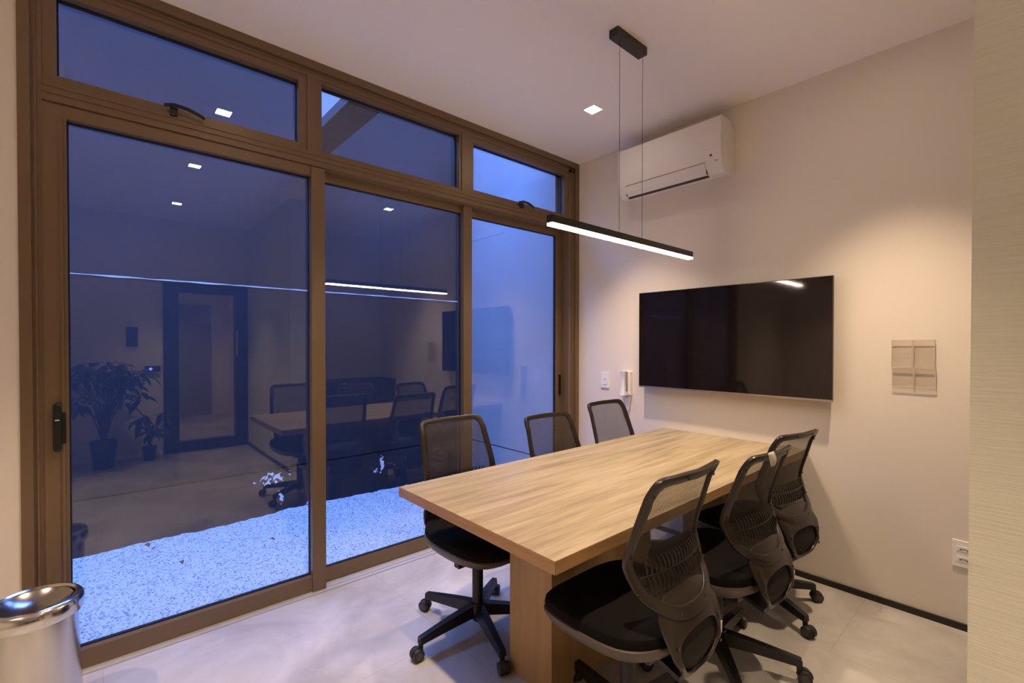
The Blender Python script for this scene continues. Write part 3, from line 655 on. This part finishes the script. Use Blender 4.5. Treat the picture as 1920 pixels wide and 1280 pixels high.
# acrylic holder
ah = empty('document_holder', (-0.417, D, 1.262)); tag(ah, 'clear acrylic wall holder with four pockets right of the television', 'document holder')
build('back_sheet', box(-0.083, 0.083, -0.003, 0, -0.120, 0.120), m_acr, ah)
for (z0, z1, x0, x1, nm) in ((-0.020, 0.118, -0.085, -0.002, 'upper'), (-0.020, 0.118, 0.000, 0.082, 'upper'), (-0.120, -0.024, -0.081, 0.002, 'lower'), (-0.120, -0.024, 0.004, 0.086, 'lower')):
    p = build('pocket', boxes([(x0, x1, -0.014, -0.0125, z0, z1), (x0, x1, -0.014, -0.003, z0, z0+0.0015), (x0, x0+0.0015, -0.0125, -0.003, z0, z1), (x1-0.0015, x1, -0.0125, -0.003, z0, z1)]), m_acr, ah)
    build('rim', boxes([(x0, x0+0.0025, -0.0155, -0.0125, z0, z1), (x1-0.0025, x1, -0.0155, -0.0125, z0, z1), (x0, x1, -0.0155, -0.0125, z0, z0+0.003), (x0, x1, -0.0150, -0.0125, z1-0.0016, z1)]), m_acre, p)

# ------------------------------------------------------------------ waste bin
wb = empty('waste_bin', (-2.27, -0.176, 0)); tag(wb, 'brushed steel waste bin with a round swing lid by the window frame', 'waste bin')
R = 0.123
bm = bmesh.new(); lathe(bm, [(R*1.04, 0), (R*1.06, 0.006), (R*1.05, 0.02), (R*1.0, 0.10), (R*0.95, 0.22), (R*0.92, 0.33), (R*0.92, 0.425), (R*0.915, 0.43)], n=64); build('body', bm, m_steelb, wb, smooth=True)
bm = bmesh.new(); lathe(bm, [(R*0.90, 0.425), (R*1.03, 0.428), (R*1.05, 0.436), (R*1.05, 0.458), (R*1.02, 0.472), (R*0.96, 0.480), (R*0.90, 0.482), (R*0.84, 0.478), (R*0.82, 0.470), (R*0.80, 0.440)], n=64, cap=False); build('rim', bm, m_steel, wb, smooth=True)
bm = bmesh.new(); lathe(bm, [(R*0.805, 0.473), (R*0.78, 0.476), (R*0.75, 0.472), (R*0.55, 0.452), (R*0.3, 0.440), (0.001, 0.436)], n=64, cap=False)
o = build('swing_lid', bm, m_dish, wb, smooth=True)

# ------------------------------------------------------------------ far side of the room (seen mirrored in the glass)
d4 = empty('door_4', (XB, 1.03, 0)); tag(d4, 'black-framed glazed entrance door mirrored in the left sliding leaf', 'door', kind='structure')
build('frame', boxes([(-0.03, 0.12, -0.455, -0.30, 0, 2.11), (-0.03, 0.12, 0.32, 0.461, 0, 2.11), (-0.03, 0.12, -0.30, 0.32, 2.00, 2.11), (-0.03, 0.09, -0.30, 0.32, 0.005, 0.13)]), m_door, d4, bevel=0.004)
build('pane', box(0.03, 0.036, -0.30, 0.32, 0.13, 2.0), m_acr, d4)
bm = bmesh.new(); cyl(bm, (-0.06, 0.33, 1.20), (-0.06, 0.33, 1.53), 0.011, n=12); cyl(bm, (-0.06, 0.33, 1.24), (-0.025, 0.33, 1.24), 0.006, n=8); cyl(bm, (-0.06, 0.33, 1.49), (-0.025, 0.33, 1.49), 0.006, n=8)
build('pull_handle', bm, m_gold, d4, smooth=True)['label'] = 'bright vertical bar handle'
HX = 5.3
st('wall_hall', boxes([(XB+0.12, HX, -0.5, -0.38, 0, H), (XB+0.12, HX, 1.9, 2.02, 0, H), (HX, HX+0.1, -0.5, 2.02, 0, H)]), m_wall, 'hall walls beyond the glazed entrance door')
st('floor_hall', box(XB+0.12, HX+0.1, -0.5, 2.02, -0.12, 0), m_floor, 'hall floor beyond the glazed entrance door')
st('ceiling_hall', box(XB+0.12, HX+0.1, -0.5, 2.02, H, H+0.14), m_ceil, 'hall ceiling beyond the glazed entrance door')
d5 = st('door_5', box(HX-0.03, HX, 0.75, 1.60, 0.0, 2.1), m_grey, 'plain grey door at the end of the hall'); d5['category'] = 'door'
build('handle', box(HX-0.07, HX-0.03, 0.80, 0.95, 1.02, 1.04), m_door, d5)
e = empty('hall_fill_lamp', (3.6, 0.9, H)); tag(e, 'added unseen hall lamp beyond the glazed entrance door', 'ceiling light')  # added lamp, its fitting unseen, to light the hall
bm = bmesh.new(); cyl(bm, (0, 0, -0.004), (0, 0, 0), 0.06, n=24); build('lens', bm, m_lens, e)
L = bpy.data.lights.new('hall_fill_beam', 'SPOT'); L.energy = 130; L.color = WARM; L.spot_size = math.radians(120); L.spot_blend = 0.6; L.shadow_soft_size = 0.05
lo = bpy.data.objects.new('hall_fill_beam', L); C.objects.link(lo); lo.parent = e; lo.location = (0, 0, -0.012)

o = build('wall_intercom', box(XB-0.03, XB, 0.226, 0.332, 1.326, 1.556), m_door, bevel=0.004); tag(o, 'flat dark intercom panel on the back wall, mirrored in the glass', 'intercom')
al = empty('access_reader', (XB, 0.47, 1.055)); tag(al, 'small wall device with a blue light, mirrored beside the entrance door', 'access reader')
build('case', box(-0.035, 0, -0.075, 0.075, -0.035, 0.035), m_door, al, bevel=0.004)
bm = bmesh.new(); cyl(bm, (-0.037, -0.02, 0), (-0.035, -0.02, 0), 0.016, n=16); build('light', bm, m_blue, al)

sb = empty('sideboard', (0.78, 2.45, 0)); tag(sb, 'long low dark sideboard in the nook, mirrored behind the chairs', 'sideboard')
build('body', box(-0.25, 0.25, -0.60, 0.60, 0.06, 0.85), m_cab, sb, bevel=0.003); build('top', box(-0.265, 0.26, -0.605, 0.605, 0.85, 0.88), m_cab, sb, bevel=0.003)
build('plinth', box(-0.23, 0.25, -0.58, 0.58, 0, 0.06), m_black, sb)
for k in range(3):
    dd = build('door', box(-0.266, -0.25, -0.595+0.398*k, -0.203+0.398*k, 0.07, 0.84), m_cab, sb, bevel=0.002); build('knob', box(-0.28, -0.266, -0.23+0.398*k, -0.218+0.398*k, 0.55, 0.67), m_chrome, dd)

def potted(x, y, ph_, pr, trunk, crown, spread, nl, ls, label):
    e = empty('potted_plant', (x, y, 0)); tag(e, label, 'plant', 'potted plants along the back wall')
    bm = bmesh.new(); lathe(bm, [(pr*0.72, 0), (pr, ph_), (pr*0.92, ph_), (pr*0.9, ph_-0.03)], n=28); build('pot', bm, m_pot, e, smooth=True)
    bm = bmesh.new(); tips = []
    for s in range(crown):
        a = 2*PI*s/crown+random.random(); base = Vector((0, 0, ph_-0.04)); top = Vector((spread*random.uniform(.35, 1)*math.cos(a), spread*random.uniform(.35, 1)*math.sin(a), trunk*random.uniform(0.62, 1)))
        if x+top.x > XB-0.2: top.x = XB-0.2-x
        mid = Vector((top.x*0.25, top.y*0.25, ph_+(top.z-ph_)*0.6)); tube(bm, [base, mid, top], [0.009, 0.006, 0.004], 6); tips.append(top)
    build('stems', bm, m_trunk, e, smooth=True)
    bm = bmesh.new()
    for t in tips:
        for k in range(nl):
            a = 2*PI*k/nl+random.random()*0.5; el = random.uniform(-0.7, 0.3); d = Vector((math.cos(a)*math.cos(el), math.sin(a)*math.cos(el), math.sin(el)))
            L_ = ls*random.uniform(0.7, 1.15); s_v = d.cross(Vector((0, 0, 1))).normalized(); up_ = s_v.cross(d)
            o0 = t+Vector((0, 0, random.uniform(-0.05, 0.04)))+d*0.03
            if x+o0.x+d.x*L_ > XB-0.02: continue
            rows = []
            for j in range(6):
                q = j/5; w = L_*0.20*math.sin(PI*(0.06+0.9*q)); c_ = o0+d*L_*q-Vector((0, 0, 0.35*L_*q*q))
                rows.append([bm.verts.new(c_-s_v*w+up_*w*0.25), bm.verts.new(c_), bm.verts.new(c_+s_v*w+up_*w*0.25)])
            for p, r in zip(rows, rows[1:]):
                for i in range(2): bm.faces.new((p[i], p[i+1], r[i+1], r[i]))
    f_ = build('foliage', bm, m_leaf, e, smooth=True); solid(f_, 0.001)
potted(1.45, 0.02, 0.30, 0.12, 1.14, 26, 0.42, 10, 0.15, 'tall bushy potted plant mirrored left of the intercom panel')
potted(1.40, -0.80, 0.30, 0.15, 1.05, 14, 0.28, 9, 0.17, 'tall potted plant farthest from the entrance door')
potted(1.58, 0.42, 0.16, 0.075, 0.56, 7, 0.17, 7, 0.13, 'small potted plant with drooping leaves beside the entrance door')
